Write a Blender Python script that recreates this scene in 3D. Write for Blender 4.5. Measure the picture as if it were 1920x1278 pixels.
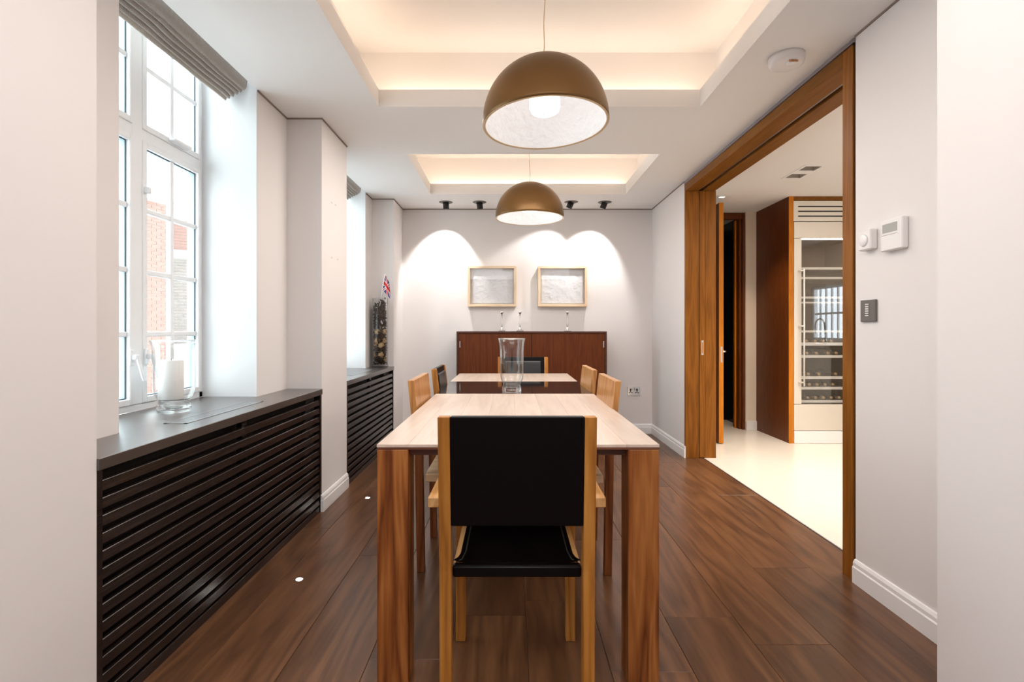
import bpy, bmesh, math, random
from mathutils import Vector, Matrix, noise
random.seed(7)
C = bpy.context.scene.collection
SC = bpy.context.scene
for o in list(bpy.data.objects): bpy.data.objects.remove(o)
PI = math.pi
H = 1.106                     # camera height, m

# ------------------------------------------------------------------ camera, sky, exposure
cd = bpy.data.cameras.new('camera'); cam = bpy.data.objects.new('camera', cd); C.objects.link(cam)
cam.location = (0, 0, H); cam.rotation_euler = (PI/2, 0, 0)
cd.sensor_width = 36; cd.lens = 18; cd.shift_x = 3/1920; cd.shift_y = -21/1920; cd.clip_start = .05
SC.camera = cam
w = bpy.data.worlds.new('overcast'); SC.world = w; w.use_nodes = True
bg = w.node_tree.nodes['Background']; bg.inputs[0].default_value = (.88, .95, 1, 1); bg.inputs[1].default_value = 5.2
SC.view_settings.view_transform = 'Standard'; SC.view_settings.look = 'None'
SC.view_settings.gamma = 1; SC.view_settings.use_curve_mapping = False
SC.view_settings.exposure = 0.32

def area(name, loc, size, power, col, rot=(0, 0, 0), portal=False):
    l = bpy.data.lights.new(name, 'AREA'); l.shape = 'RECTANGLE'; l.size, l.size_y = size
    l.energy = power; l.color = col
    o = bpy.data.objects.new(name, l); o.location = loc; o.rotation_euler = rot; C.objects.link(o)
    return o
def spot(name, loc, target, power, col, ang, blend=.5, rad=.02):
    l = bpy.data.lights.new(name, 'SPOT'); l.energy = power; l.color = col; l.spot_size = math.radians(ang)
    l.spot_blend = blend; l.shadow_soft_size = rad
    o = bpy.data.objects.new(name, l); o.location = loc
    o.rotation_euler = (Vector(target)-Vector(loc)).to_track_quat('-Z', 'Y').to_euler(); C.objects.link(o)
    return o
WARM = (1, .86, .72)
area('near_room_fill', (0, -.9, 2.38), (3.2, 2.4), 56, (.98, .98, 1))  # added soft fill in the unseen room behind the camera, no fixture there
area('dining_fill', (.1, 1.15, 2.37), (1.6, .5), 14, (1, .93, .87))  # added fill over the near table end, not a ceiling fixture
area('dining_fill', (.17, 3.37, 2.385), (1.5, .5), 22, (1, .93, .87))  # added fill between the two trays, no lamp hangs here
area('kitchen_fill', (3.0, 2.6, 2.395), (1.4, 1.4), 38, (1, .91, .80))  # added fill for the kitchen, separate from its downlights
spot('kitchen_spot', (2.41, 4.32, 2.38), (2.35, 4.3, 0), 60, (1, .90, .79), 75, .7, .03)
spot('kitchen_spot', (2.41, 4.12, 2.38), (2.35, 4.0, 0), 60, (1, .90, .79), 75, .7, .03)
spot('kitchen_spot', (2.41, 3.0, 2.38), (2.35, 3.0, 0), 60, (1, .90, .79), 80, .7, .03)
spot('kitchen_spot', (2.2, 5.03, 2.38), (2.2, 5.1, 0), 40, (1, .8, .6), 90, .7, .03)
spot('accent_spot', (-.653, 5.13, 2.335), (-.72, 5.47, 1.70), 40, (1, .97, .94), 74, .45, .012)
spot('accent_spot', (.590, 5.11, 2.32), (.26, 5.47, 1.65), 22, (1, .97, .94), 74, .45, .012)
spot('accent_spot', (.930, 5.12, 2.32), (.80, 5.47, 1.70), 34, (1, .97, .94), 74, .45, .012)

# ------------------------------------------------------------------ materials
M = {}
def new_mat(name):
    m = bpy.data.materials.new(name); m.use_nodes = True
    nt = m.node_tree; b = nt.nodes['Principled BSDF']
    M[name] = m
    return m, nt, b
def N(nt, t, **kw):
    n = nt.nodes.new(t)
    for k, v in kw.items():
        if k in n.inputs: n.inputs[k].default_value = v
        else: setattr(n, k, v)
    return n
def plain(name, col, rough=.5, metal=0, bump=0, bscale=60, var=0, vscale=2, coat=0, spec=None):
    m, nt, b = new_mat(name)
    b.inputs['Roughness'].default_value = rough; b.inputs['Metallic'].default_value = metal
    if spec is not None: b.inputs['Specular IOR Level'].default_value = spec
    if coat: b.inputs['Coat Weight'].default_value = coat; b.inputs['Coat Roughness'].default_value = .1
    tc = N(nt, 'ShaderNodeTexCoord')
    nz = N(nt, 'ShaderNodeTexNoise', Scale=vscale, Detail=5.0)
    nt.links.new(tc.outputs['Object'], nz.inputs['Vector'])
    mx = N(nt, 'ShaderNodeMixRGB')
    mx.inputs[1].default_value = tuple(c*(1-var) for c in col)+(1,)
    mx.inputs[2].default_value = tuple(min(1, c*(1+var)) for c in col)+(1,)
    nt.links.new(nz.outputs[0], mx.inputs[0]); nt.links.new(mx.outputs[0], b.inputs['Base Color'])
    if bump:
        nb = N(nt, 'ShaderNodeTexNoise', Scale=float(bscale), Detail=4.0)
        nt.links.new(tc.outputs['Object'], nb.inputs['Vector'])
        bp = N(nt, 'ShaderNodeBump', Strength=float(bump), Distance=.01)
        nt.links.new(nb.outputs[0], bp.inputs['Height']); nt.links.new(bp.outputs[0], b.inputs['Normal'])
    return m
def wood(name, dark, mid, light, axis='z', scale=9, rough=.4, tone=.12, fig=.5, spec=.5, bump=.15, st=.07, rings=14):
    m, nt, b = new_mat(name); L = nt.links.new
    tc = N(nt, 'ShaderNodeTexCoord'); oi = N(nt, 'ShaderNodeObjectInfo')
    mul = N(nt, 'ShaderNodeMath', operation='MULTIPLY'); mul.inputs[1].default_value = 37
    L(oi.outputs['Random'], mul.inputs[0])
    add = N(nt, 'ShaderNodeVectorMath', operation='ADD')
    L(tc.outputs['Object'], add.inputs[0]); L(mul.outputs[0], add.inputs[1])
    mp = N(nt, 'ShaderNodeMapping')
    s = {'x': (st, 1, 1), 'y': (1, st, 1), 'z': (1, 1, st)}[axis]
    mp.inputs['Scale'].default_value = s
    L(add.outputs[0], mp.inputs['Vector'])
    n1 = N(nt, 'ShaderNodeTexNoise', Scale=float(scale), Detail=3.0, Distortion=.4)
    L(mp.outputs[0], n1.inputs['Vector'])
    # growth rings: fold the smooth noise into bands
    m2 = N(nt, 'ShaderNodeMath', operation='MULTIPLY'); m2.inputs[1].default_value = rings
    L(n1.outputs[0], m2.inputs[0])
    pp = N(nt, 'ShaderNodeMath', operation='PINGPONG'); pp.inputs[1].default_value = 1.0; L(m2.outputs[0], pp.inputs[0])
    n2 = N(nt, 'ShaderNodeTexNoise', Scale=float(scale*14), Detail=5.0)
    L(mp.outputs[0], n2.inputs['Vector'])
    mixv = N(nt, 'ShaderNodeMixRGB'); mixv.inputs[0].default_value = 1-fig
    L(pp.outputs[0], mixv.inputs[1]); L(n2.outputs[0], mixv.inputs[2])
    cr = N(nt, 'ShaderNodeValToRGB'); e = cr.color_ramp.elements
    e[0].position = .12; e[0].color = dark+(1,); e[1].position = .85; e[1].color = light+(1,)
    k = cr.color_ramp.elements.new(.48); k.color = mid+(1,)
    L(mixv.outputs[0], cr.inputs[0])
    hs = N(nt, 'ShaderNodeHueSaturation')
    mr = N(nt, 'ShaderNodeMapRange'); mr.inputs['To Min'].default_value = 1-tone; mr.inputs['To Max'].default_value = 1+tone
    L(oi.outputs['Random'], mr.inputs['Value']); L(mr.outputs[0], hs.inputs['Value'])
    L(cr.outputs[0], hs.inputs['Color']); L(hs.outputs[0], b.inputs['Base Color'])
    b.inputs['Roughness'].default_value = rough; b.inputs['Specular IOR Level'].default_value = spec
    bp = N(nt, 'ShaderNodeBump', Strength=float(bump), Distance=.002)
    L(n2.outputs[0], bp.inputs['Height']); L(bp.outputs[0], b.inputs['Normal'])
    return m
def emit(name, col, s):
    m, nt, b = new_mat(name)
    b.inputs['Base Color'].default_value = col+(1,); b.inputs['Emission Color'].default_value = col+(1,)
    b.inputs['Emission Strength'].default_value = s
def thin_glass(name, tint=(1, 1, 1), refl=1.0, power=5):
    m = bpy.data.materials.new(name); m.use_nodes = True; nt = m.node_tree; nt.nodes.clear(); M[name] = m
    out = N(nt, 'ShaderNodeOutputMaterial'); mx = N(nt, 'ShaderNodeMixShader')
    tr = N(nt, 'ShaderNodeBsdfTransparent'); tr.inputs[0].default_value = tint+(1,)
    gl = N(nt, 'ShaderNodeBsdfGlossy'); gl.inputs['Roughness'].default_value = .01
    fa = N(nt, 'ShaderNodeLayerWeight', Blend=.5)
    pw = N(nt, 'ShaderNodeMath', operation='POWER'); pw.inputs[1].default_value = power; nt.links.new(fa.outputs['Facing'], pw.inputs[0])
    fr = N(nt, 'ShaderNodeMath', operation='MULTIPLY_ADD'); fr.inputs[1].default_value = .96; fr.inputs[2].default_value = .04
    nt.links.new(pw.outputs[0], fr.inputs[0])
    mu = N(nt, 'ShaderNodeMath', operation='MULTIPLY'); mu.inputs[1].default_value = refl; mu.use_clamp = True
    nt.links.new(fr.outputs[0], mu.inputs[0]); nt.links.new(mu.outputs[0], mx.inputs[0])
    nt.links.new(tr.outputs[0], mx.inputs[1]); nt.links.new(gl.outputs[0], mx.inputs[2])
    nt.links.new(mx.outputs[0], out.inputs[0])
def solid_glass(name):
    m = bpy.data.materials.new(name); m.use_nodes = True; nt = m.node_tree; nt.nodes.clear(); M[name] = m
    out = N(nt, 'ShaderNodeOutputMaterial'); mx = N(nt, 'ShaderNodeMixShader'); mx.inputs[0].default_value = .62
    tr = N(nt, 'ShaderNodeBsdfTransparent'); tr.inputs[0].default_value = (.97, .98, .98, 1)
    gl = N(nt, 'ShaderNodeBsdfGlass'); gl.inputs['IOR'].default_value = 1.45; gl.inputs['Roughness'].default_value = 0
    nt.links.new(tr.outputs[0], mx.inputs[1]); nt.links.new(gl.outputs[0], mx.inputs[2])
    nt.links.new(mx.outputs[0], out.inputs[0])

plain('wall_paint', (.80, .765, .755), .7, bump=.02, bscale=150, var=.01)
plain('ceiling_paint', (.86, .85, .84), .8, var=.01)
plain('cove_paint', (.90, .87, .83), .8, var=.01)
plain('reveal_paint', (.76, .775, .79), .6, var=.01)
plain('skirting_paint', (.88, .87, .87), .35)
plain('gap_bead', (.25, .20, .17), .6)
plain('grey_metal', (.35, .33, .36), .35, metal=.8)
wood('floor_wood', (.062, .026, .012), (.126, .054, .023), (.190, .086, .037), 'y', 4.5, .30, .16, .42, .5, .3, .10, 16)
plain('subfloor', (.02, .012, .008), .9)
plain('stone_floor', (.74, .68, .60), .24, var=.04, vscale=3)
wood('wenge', (.005, .003, .003), (.013, .008, .007), (.030, .018, .015), 'y', 12, .26, .08, .35, .6, .4)
wood('wenge_top', (.035, .028, .025), (.055, .043, .038), (.075, .058, .050), 'y', 12, .36, .05, .3, 1.0, .1)
M['wenge_top'].node_tree.nodes['Principled BSDF'].inputs['Coat Weight'].default_value = .7
M['wenge_top'].node_tree.nodes['Principled BSDF'].inputs['Coat Roughness'].default_value = .3
wood('oak_z', (.26, .092, .014), (.44, .175, .030), (.56, .26, .06), 'z', 7, .42, .08, .5, .3)
wood('oak_panel_z', (.30, .11, .025), (.46, .20, .05), (.58, .29, .09), 'z', 7, .30, .08, .45, .8)
wood('oak_y', (.40, .18, .05), (.60, .32, .12), (.72, .44, .20), 'y', 7, .42, .05, .5, .3)
wood('chair_dark_z', (.09, .022, .007), (.20, .058, .014), (.30, .10, .030), 'z', 7, .42, .08, .5, .25)
wood('walnut_z', (.095, .022, .005), (.25, .078, .017), (.42, .16, .042), 'z', 9, .38, .16, .55, .3)
wood('walnut_x', (.06, .018, .010), (.13, .045, .022), (.20, .075, .036), 'x', 9, .4, .08, .5)
wood('tabletop_wood', (.54, .42, .34), (.64, .51, .42), (.71, .58, .49), 'y', 6, .28, .07, .35, .5, .1)
wood('seat_wood', (.56, .34, .17), (.74, .49, .28), (.84, .60, .38), 'y', 6, .4, .03, .4)
wood('door_oak_z', (.17, .056, .006), (.245, .085, .009), (.31, .115, .016), 'z', 8, .46, .05, .45, .18)
wood('door_oak_y', (.15, .055, .007), (.21, .078, .010), (.26, .105, .016), 'y', 8, .46, .05, .35, .18)
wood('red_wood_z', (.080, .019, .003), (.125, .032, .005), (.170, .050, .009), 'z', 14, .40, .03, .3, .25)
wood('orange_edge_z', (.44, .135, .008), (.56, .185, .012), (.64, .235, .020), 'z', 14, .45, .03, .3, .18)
wood('sideboard_z', (.075, .016, .003), (.118, .027, .005), (.155, .040, .009), 'z', 12, .42, .03, .35, .25)
wood('sideboard_x', (.05, .013, .006), (.07, .02, .009), (.10, .03, .014), 'x', 12, .35, .03, .35)
wood('pale_frame_x', (.60, .42, .26), (.72, .54, .36), (.80, .62, .44), 'x', 12, .5, .03, .4)
wood('pale_frame_z', (.60, .42, .26), (.72, .54, .36), (.80, .62, .44), 'z', 12, .5, .03, .4)
plain('leather', (.004, .003, .0035), .36, bump=.08, bscale=350, spec=.14)
plain('leather_grey', (.018, .020, .022), .40, bump=.08, bscale=350, spec=.5)
plain('dark_glass', (.018, .014, .013), .06, spec=.8)
plain('rail_black', (.012, .010, .010), .6)
plain('white_upvc', (.86, .88, .90), .3)
plain('gasket', (.05, .08, .10), .6); plain('spacer', (.42, .52, .58), .5)
plain('white_plastic', (.84, .82, .82), .35)
plain('lcd', (.42, .42, .40), .2)
plain('plate_dark', (.16, .145, .13), .4, metal=.3)
plain('button_light', (.75, .72, .70), .3)
plain('chrome', (.85, .85, .86), .12, metal=1)
plain('steel', (.80, .77, .72), .32, metal=.85)
plain('steel_panel', (.78, .73, .66), .4, metal=.3)
plain('cream_panel', (.82, .77, .69), .5)
plain('cream_wall', (.80, .70, .58), .7)
plain('black', (.01, .01, .01), .5)
plain('black_tile', (.010, .011, .013), .25, var=.5, vscale=8)
plain('bronze', (.155, .078, .020), .38, metal=.5, spec=.5)
plain('brass_rim', (.62, .45, .26), .4, metal=.3)
plain('plaster', (.84, .84, .85), .8, bump=1.0, bscale=38)
plain('filler', (.62, .57, .54), .9)
plain('candle_wax', (.90, .89, .87), .45)
plain('paper', (.72, .72, .74), .8, bump=.3, bscale=90, var=.03, vscale=60)
plain('mat_board', (.74, .71, .67), .8)
plain('linen', (.76, .71, .66), .9, bump=.6, bscale=260, var=.12, vscale=90)
plain('tan_ball', (.55, .36, .17), .7, bump=.6, bscale=60, var=.2, vscale=20)
plain('cone_brown', (.05, .022, .012), .7, bump=1, bscale=120, var=.5, vscale=60)
plain('flag_red', (.62, .03, .03), .8); plain('flag_white', (.85, .85, .86), .8); plain('flag_blue', (.02, .03, .20), .8)
plain('white_stick', (.85, .85, .85), .5)
plain('brick_red', (.24, .125, .10), .9, var=.25, vscale=9)
plain('brick_grey', (.20, .165, .15), .9, var=.25, vscale=9)
plain('mortar', (.30, .27, .25), .95)
plain('outside_render', (.45, .45, .44), .9)
plain('bottle_glass', (.012, .010, .006), .12, spec=.7)
plain('bottle_foil', (.55, .38, .20), .35, metal=.4)
plain('fridge_inside', (.13, .08, .05), .5)
plain('shelf_white', (.82, .80, .76), .4)
plain('hole_grey', (.30, .26, .22), .6)
plain('vent_grey', (.30, .31, .32), .3, metal=.4)
emit('led_warm', (1, .80, .65), 8)
emit('led_white', (1, .95, .88), 60)
emit('bulb', (1, .97, .95), 2.0)
emit('fridge_lamp', (1, .90, .76), 30)
emit('downlight_lens', (1, .92, .8), 1.2)
thin_glass('window_glass', (.97, 1, .99), 1.0)
thin_glass('fridge_glass', (.96, .96, .96), 2.6)
thin_glass('vase_thin', (.985, .99, .99), 1.0, 3.6)
thin_glass('picture_glass', (.98, .98, .98), .8)
solid_glass('vase_glass')

# ------------------------------------------------------------------ mesh helpers
class MB:
    """collects shapes (world coordinates, or local ones for copied things) into ONE mesh"""
    def __init__(s): s.bm = bmesh.new()
    def box(s, x0, x1, y0, y1, z0, z1, bev=0, seg=1):
        t = bmesh.new(); r = bmesh.ops.create_cube(t, size=1)
        for v in t.verts:
            v.co = Vector(((x0+x1)/2+v.co.x*abs(x1-x0), (y0+y1)/2+v.co.y*abs(y1-y0), (z0+z1)/2+v.co.z*abs(z1-z0)))
        if bev: bmesh.ops.bevel(t, geom=list(t.edges), offset=bev, segments=seg, affect='EDGES', profile=.5)
        return s.merge(t)
    def merge(s, t, smooth=False):
        if smooth:
            for f in t.faces: f.smooth = True
        me = bpy.data.meshes.new('tmp'); t.to_mesh(me); t.free(); s.bm.from_mesh(me); bpy.data.meshes.remove(me)
        return s
    def loft(s, lo, hi, bev=0):
        """quad prism: lo, hi = four points each (same winding)"""
        t = bmesh.new(); a = [t.verts.new(p) for p in lo]; b = [t.verts.new(p) for p in hi]
        t.faces.new(a[::-1]); t.faces.new(b)
        for i in range(4): t.faces.new((a[i], a[(i+1) % 4], b[(i+1) % 4], b[i]))
        bmesh.ops.recalc_face_normals(t, faces=t.faces)
        if bev: bmesh.ops.bevel(t, geom=list(t.edges), offset=bev, segments=1, affect='EDGES')
        return s.merge(t)
    def lathe(s, prof, c=(0, 0, 0), seg=40, mat=None, closed=False):
        t = bmesh.new(); rings = []
        for r, z in prof:
            if r < 1e-6: rings.append([t.verts.new((0, 0, z))])
            else: rings.append([t.verts.new((r*math.cos(2*PI*i/seg), r*math.sin(2*PI*i/seg), z)) for i in range(seg)])
        pr = list(zip(rings, rings[1:]))
        if closed: pr.append((rings[-1], rings[0]))
        for a, b in pr:
            for i in range(seg):
                j = (i+1) % seg
                if len(a) == 1 and len(b) == 1: break
                if len(a) == 1: t.faces.new((a[0], b[i], b[j]))
                elif len(b) == 1: t.faces.new((a[i], b[0], a[j]))
                else: t.faces.new((a[i], b[i], b[j], a[j]))
        bmesh.ops.recalc_face_normals(t, faces=t.faces)
        m = Matrix.Translation(c) @ (mat if mat else Matrix.Identity(4))
        bmesh.ops.transform(t, matrix=m, verts=t.verts)
        return s.merge(t, True)
    def tube(s, pts, r, seg=8):
        t = bmesh.new(); rings = []; pts = [Vector(p) for p in pts]
        for i, p in enumerate(pts):
            d = (pts[min(i+1, len(pts)-1)]-pts[max(i-1, 0)]).normalized()
            q = d.to_track_quat('Z', 'Y')
            rings.append([t.verts.new(p+q @ Vector((r*math.cos(2*PI*k/seg), r*math.sin(2*PI*k/seg), 0))) for k in range(seg)])
        for a, b in zip(rings, rings[1:]):
            for k in range(seg): t.faces.new((a[k], a[(k+1) % seg], b[(k+1) % seg], b[k]))
        t.faces.new(rings[0][::-1]); t.faces.new(rings[-1])
        bmesh.ops.recalc_face_normals(t, faces=t.faces)
        return s.merge(t, True)
    def cyl(s, p0, p1, r, seg=24): return s.tube([p0, p1], r, seg)
    def prism(s, poly, axis, a0, a1):
        """polygon in the two other axes extruded along axis"""
        t = bmesh.new()
        def P(u, v, a): return {'y': (u, a, v), 'x': (a, u, v), 'z': (u, v, a)}[axis]
        A = [t.verts.new(P(u, v, a0)) for u, v in poly]; B = [t.verts.new(P(u, v, a1)) for u, v in poly]
        n = len(poly); t.faces.new(A); t.faces.new(B[::-1])
        for i in range(n): t.faces.new((A[i], B[i], B[(i+1) % n], A[(i+1) % n]))
        bmesh.ops.recalc_face_normals(t, faces=t.faces)
        return s.merge(t)
    def side(s, poly, x0, x1, bev=.002):
        t = bmesh.new(); A = [t.verts.new((x0, u, v)) for u, v in poly]; Bv = [t.verts.new((x1, u, v)) for u, v in poly]; n = len(poly)
        t.faces.new(A); t.faces.new(Bv[::-1])
        for i in range(n): t.faces.new((A[i], Bv[i], Bv[(i+1) % n], A[(i+1) % n]))
        bmesh.ops.recalc_face_normals(t, faces=t.faces)
        bmesh.ops.bevel(t, geom=[e for e in t.edges if len(e.link_faces) == 2 and e.calc_face_angle(0) > .5], offset=bev, segments=1, affect='EDGES')
        return s.merge(t)
    def build(s, name, mat, parent=None, label=None, kind=None, autosmooth=False):
        off = Vector((0, 0, 0)); p = parent
        while p is not None: off += p.location; p = p.parent
        if parent is None:
            vs = [v.co for v in s.bm.verts]
            off = Vector(((min(v.x for v in vs)+max(v.x for v in vs))/2, (min(v.y for v in vs)+max(v.y for v in vs))/2, min(v.z for v in vs)))
        for v in s.bm.verts: v.co -= off
        me = bpy.data.meshes.new(name); s.bm.to_mesh(me); s.bm.free()
        me.materials.append(M[mat] if isinstance(mat, str) else mat)
        o = bpy.data.objects.new(name, me); C.objects.link(o)
        if parent is None: o.location = off
        else: o.parent = parent
        if label: o['label'] = label
        if kind: o['kind'] = kind
        return o
def B(name, mat, parent, *b, bev=0, label=None, kind=None):
    """one mesh out of boxes"""
    m = MB()
    for q in b: m.box(*q, bev=bev)
    return m.build(name, mat, parent, label, kind)
def tag(o, label, cat, group=None):
    o['label'] = label; o['category'] = cat
    if group: o['group'] = group
    return o
def thing(name, loc, label=None, cat=None, group=None, kind=None):
    o = bpy.data.objects.new(name, None); o.empty_display_size = .05; C.objects.link(o); o.location = loc
    if kind: o['kind'] = kind
    else: tag(o, label, cat, group)
    return o
def dup(o, loc=None, rotz=None, label=None, group=None, parent=None):
    c = o.copy(); C.objects.link(c)
    if parent is not None: c.parent = parent
    if loc is not None: c.location = loc
    if rotz is not None: c.rotation_euler = (0, 0, rotz)
    if label: c['label'] = label
    if group: c['group'] = group
    for ch in list(o.children): dup(ch, parent=c)
    return c

# ------------------------------------------------------------------ key dimensions
ZC = 2.396                    # ceiling
XW, XP, XR = -1.363, -1.151, 1.515   # left wall, pier face, right wall
YN, YB = 1.424, 5.47          # near jambs, back wall
XG = -1.656                   # inner face of window frames
CT = .747                     # radiator cabinet top
BAYS = [(1.424, 3.123, 1.78, 2.755), (3.60, 5.045, 3.835, 4.82)]
ZH = 2.75                     # head of the window pocket

# ------------------------------------------------------------------ walls
wl = MB()
wl.box(-1.722, XP, .6, YN, 0, ZC); wl.box(-1.722, XP, 3.123, 3.60, 0, 2.9); wl.box(-1.722, XP, 5.045, YB, 0, 2.9)
for a, b, o0, o1 in BAYS:
    wl.box(-1.722, XW, a, o0, 0, 2.9); wl.box(-1.722, XW, o1, b, 0, 2.9)
    wl.box(-1.722, XG-.001, o0, o1, 0, CT-.035)
    wl.box(-1.722, XW, o0, o1, ZH, 2.9)
wl.build('wall_left', 'wall_paint', kind='structure')
for i, (a, b, o0, o1) in enumerate(BAYS):
    m = MB()                  # white-painted linings of the reveals
    m.box(-1.722, XW-.001, o0, o0+.004, CT, ZH); m.box(-1.722, XW-.001, o1-.004, o1, CT, ZH); m.box(-1.722, XW-.001, o0+.004, o1-.004, ZH-.004, ZH)
    m.build('trim_%d' % (i+1), 'reveal_paint', kind='structure')
B('wall_back', 'wall_paint', None, (-1.9, 1.775, YB, YB+.12, 0, 2.9), kind='structure')
m = MB()
m.box(XR, 1.76, YN, 2.247, 0, ZC); m.box(XR, 1.76, 2.247, 4.45, 2.39, 2.9)
m.box(XR, 1.628, 4.45, YB, 0, 2.34); m.box(1.682, 1.76, 4.45, 5.75, 0, 2.34); m.box(XR, 1.76, 4.45, YB, 2.34, 2.9)
m.build('wall_right', 'wall_paint', kind='structure')
# the wide opening the camera looks through, and the room it stands in
m = MB(); m.box(1.187, 1.76, .6, YN, 0, ZC); m.build('wall_near_right', 'wall_paint', kind='structure')
m = MB()
m.box(-3, -2.9, -3, .7, 0, ZC); m.box(2.9, 3, -3, .6, 0, ZC); m.box(-3, 3, -3.1, -3, 0, ZC)
m.box(-3, XP-.0, .6, .7, 0, ZC); m.box(1.187, 4.7, .5, .6, 0, 2.45)
m.build('wall_near', 'wall_paint', kind='structure')

# ------------------------------------------------------------------ ceiling with two lit trays
TR = [(-.762, 1.097, 1.58, 2.963), (-.762, 1.097, 3.764, 4.876)]
m = MB(); T = .10; D = .15; ZT = 2.79
xs0, xs1 = TR[0][0], TR[0][1]
m.box(-3, 4.6, -3.1, .6, ZC, ZC+T)
m.box(XW, xs0, .6, YB, ZC, ZC+T); m.box(xs1, 1.76, .6, YB, ZC, ZC+T)
ys = [.6, 1.58, 2.963, 3.764, 4.876, YB]
for k in (0, 2, 4): m.box(xs0, xs1, ys[k], ys[k+1], ZC, ZC+T)
m.build('ceiling', 'ceiling_paint', kind='structure')
for i, (x0, x1, y0, y1) in enumerate(TR):
    m = MB(); X0, X1, Y0, Y1 = x0-D, x1+D, y0-D, y1+D; zb = ZC+T
    m.box(X0-.02, X0, Y0, Y1, zb, ZT); m.box(X1, X1+.02, Y0, Y1, zb, ZT)
    m.box(X0, X1, Y0-.02, Y0, zb, ZT); m.box(X0, X1, Y1, Y1+.02, zb, ZT)
    m.box(X0-.02, X1+.02, Y0-.02, Y1+.02, ZT, ZT+.03)
    m.build('ceiling_tray', 'cove_paint', kind='structure')
    pos = ['near', 'far'][i]
    t = thing('cove_light', ((x0+x1)/2, (y0+y1)/2, zb), 'warm light strip glowing behind the lip of the %s ceiling tray' % pos, 'light strip')
    for q in ((x0-.10, x0-.085, y0, y1), (x1+.085, x1+.10, y0, y1), (x0, x1, y0-.10, y0-.085), (x0, x1, y1+.085, y1+.10)):
        B('led_strip', 'led_warm', t, (q[0], q[1], q[2], q[3], zb, zb+.012))
# shadow-gap beads where the walls meet the ceiling
m = MB(); g = .006
for (a, b, o0, o1) in BAYS:
    m.box(XW, XW+g, a, o0, ZC-.008, ZC); m.box(XW, XW+g, o1, b, ZC-.008, ZC)
m.box(XW, XP, 3.123-g, 3.123, ZC-.008, ZC); m.box(XW, XP, 5.045-g, 5.045, ZC-.008, ZC)
m.box(XP, XP+g, 3.123-g, 3.60, ZC-.008, ZC); m.box(XP, XP+g, 5.045-g, YB, ZC-.008, ZC)
m.box(XP, XR, YB-g, YB, ZC-.008, ZC)
m.box(XR-g, XR, YN, 2.247, ZC-.008, ZC); m.box(XR-g, XR, 4.45, YB, ZC-.008, ZC)
m.build('trim_3', 'gap_bead', kind='structure')
B('trim_4', 'grey_metal', None, (XR-.008, XR+.03, 2.247, 4.45, 2.370, 2.390), bev=.002, kind='structure')

# ------------------------------------------------------------------ skirting boards
def skirting(name, runs):
    """runs: (axis, const, sign, a0, a1)"""
    m = MB()
    for ax, c, s, a0, a1 in runs:
        prof = [(0, 0), (.016, 0), (.016, .068), (.012, .073), (.012, .088), (.006, .10), (0, .102)]
        if ax == 'y': m.prism([(c+s*u, v) for u, v in prof], 'y', a0, a1)
        else: m.prism([(c+s*u, v) for u, v in prof], 'x', a0, a1)
    return m.build(name, 'skirting_paint', kind='structure')
skirting('baseboard_right', [('y', XR, -1, YN, 2.247), ('y', XR, -1, 4.42, YB)])
skirting('baseboard_back', [('x', YB, -1, XP, XR)])
skirting('baseboard_left', [('y', XP, 1, 3.110, 3.60), ('x', 3.123, -1, XP-.0, XP+.0155), ('y', XP, 1, 5.047, YB)])
skirting('baseboard_near', [('y', XP, 1, .6, YN), ('y', 1.187, -1, .6, YN)])

# ------------------------------------------------------------------ floors
fl = B('floor', 'subfloor', None, (-3, 1.665, -3, YB, -.06, -.018), kind='structure')
W = .267; seams = [.059+W*k for k in range(-12, 8)]
J = {1.127: [2.38], 1.394: [3.426, 1.5], .326: [1.657, 2.695], .059: [2.09], -.475: [1.72], -1.276: [2.86]}
for x0 in seams:
    x1 = x0+W
    if x0 > 1.6 or x1 < -3: continue
    x1 = min(x1, 1.665)
    js = next((v for k, v in J.items() if abs(k-x0) < .02), [random.uniform(1.5, 3.2)])
    js = sorted(js)
    y = js[0]; L = []
    while y > -3: y -= random.uniform(1.5, 2.1); L.append(y)
    ends = sorted(L+js)
    y = js[-1]
    while y < YB: y += random.uniform(1.4, 2.1); ends.append(y)
    ends = [max(-3, e) for e in ends]; ends = [min(YB, e) for e in ends]
    for a, b in zip(ends, ends[1:]):
        if b-a < .05: continue
        if x1 < -1.36: b = min(b, .6)
        if b-a < .05: continue
        B('plank', 'floor_wood', fl, (x0+.0006, x1-.0006, a+.0006, b-.0006, -.018, 0), bev=.0012)
B('trim_5', 'grey_metal', None, (1.665, 1.672, 2.255, 4.42, -.02, .001), kind='structure')
B('floor_near', 'floor_wood', None, (1.665, 3.0, -3, .5, -.06, 0), kind='structure')
B('floor_kitchen', 'stone_floor', None, (1.672, 4.7, .5, 6.3, -.06, 0), kind='structure')

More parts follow.
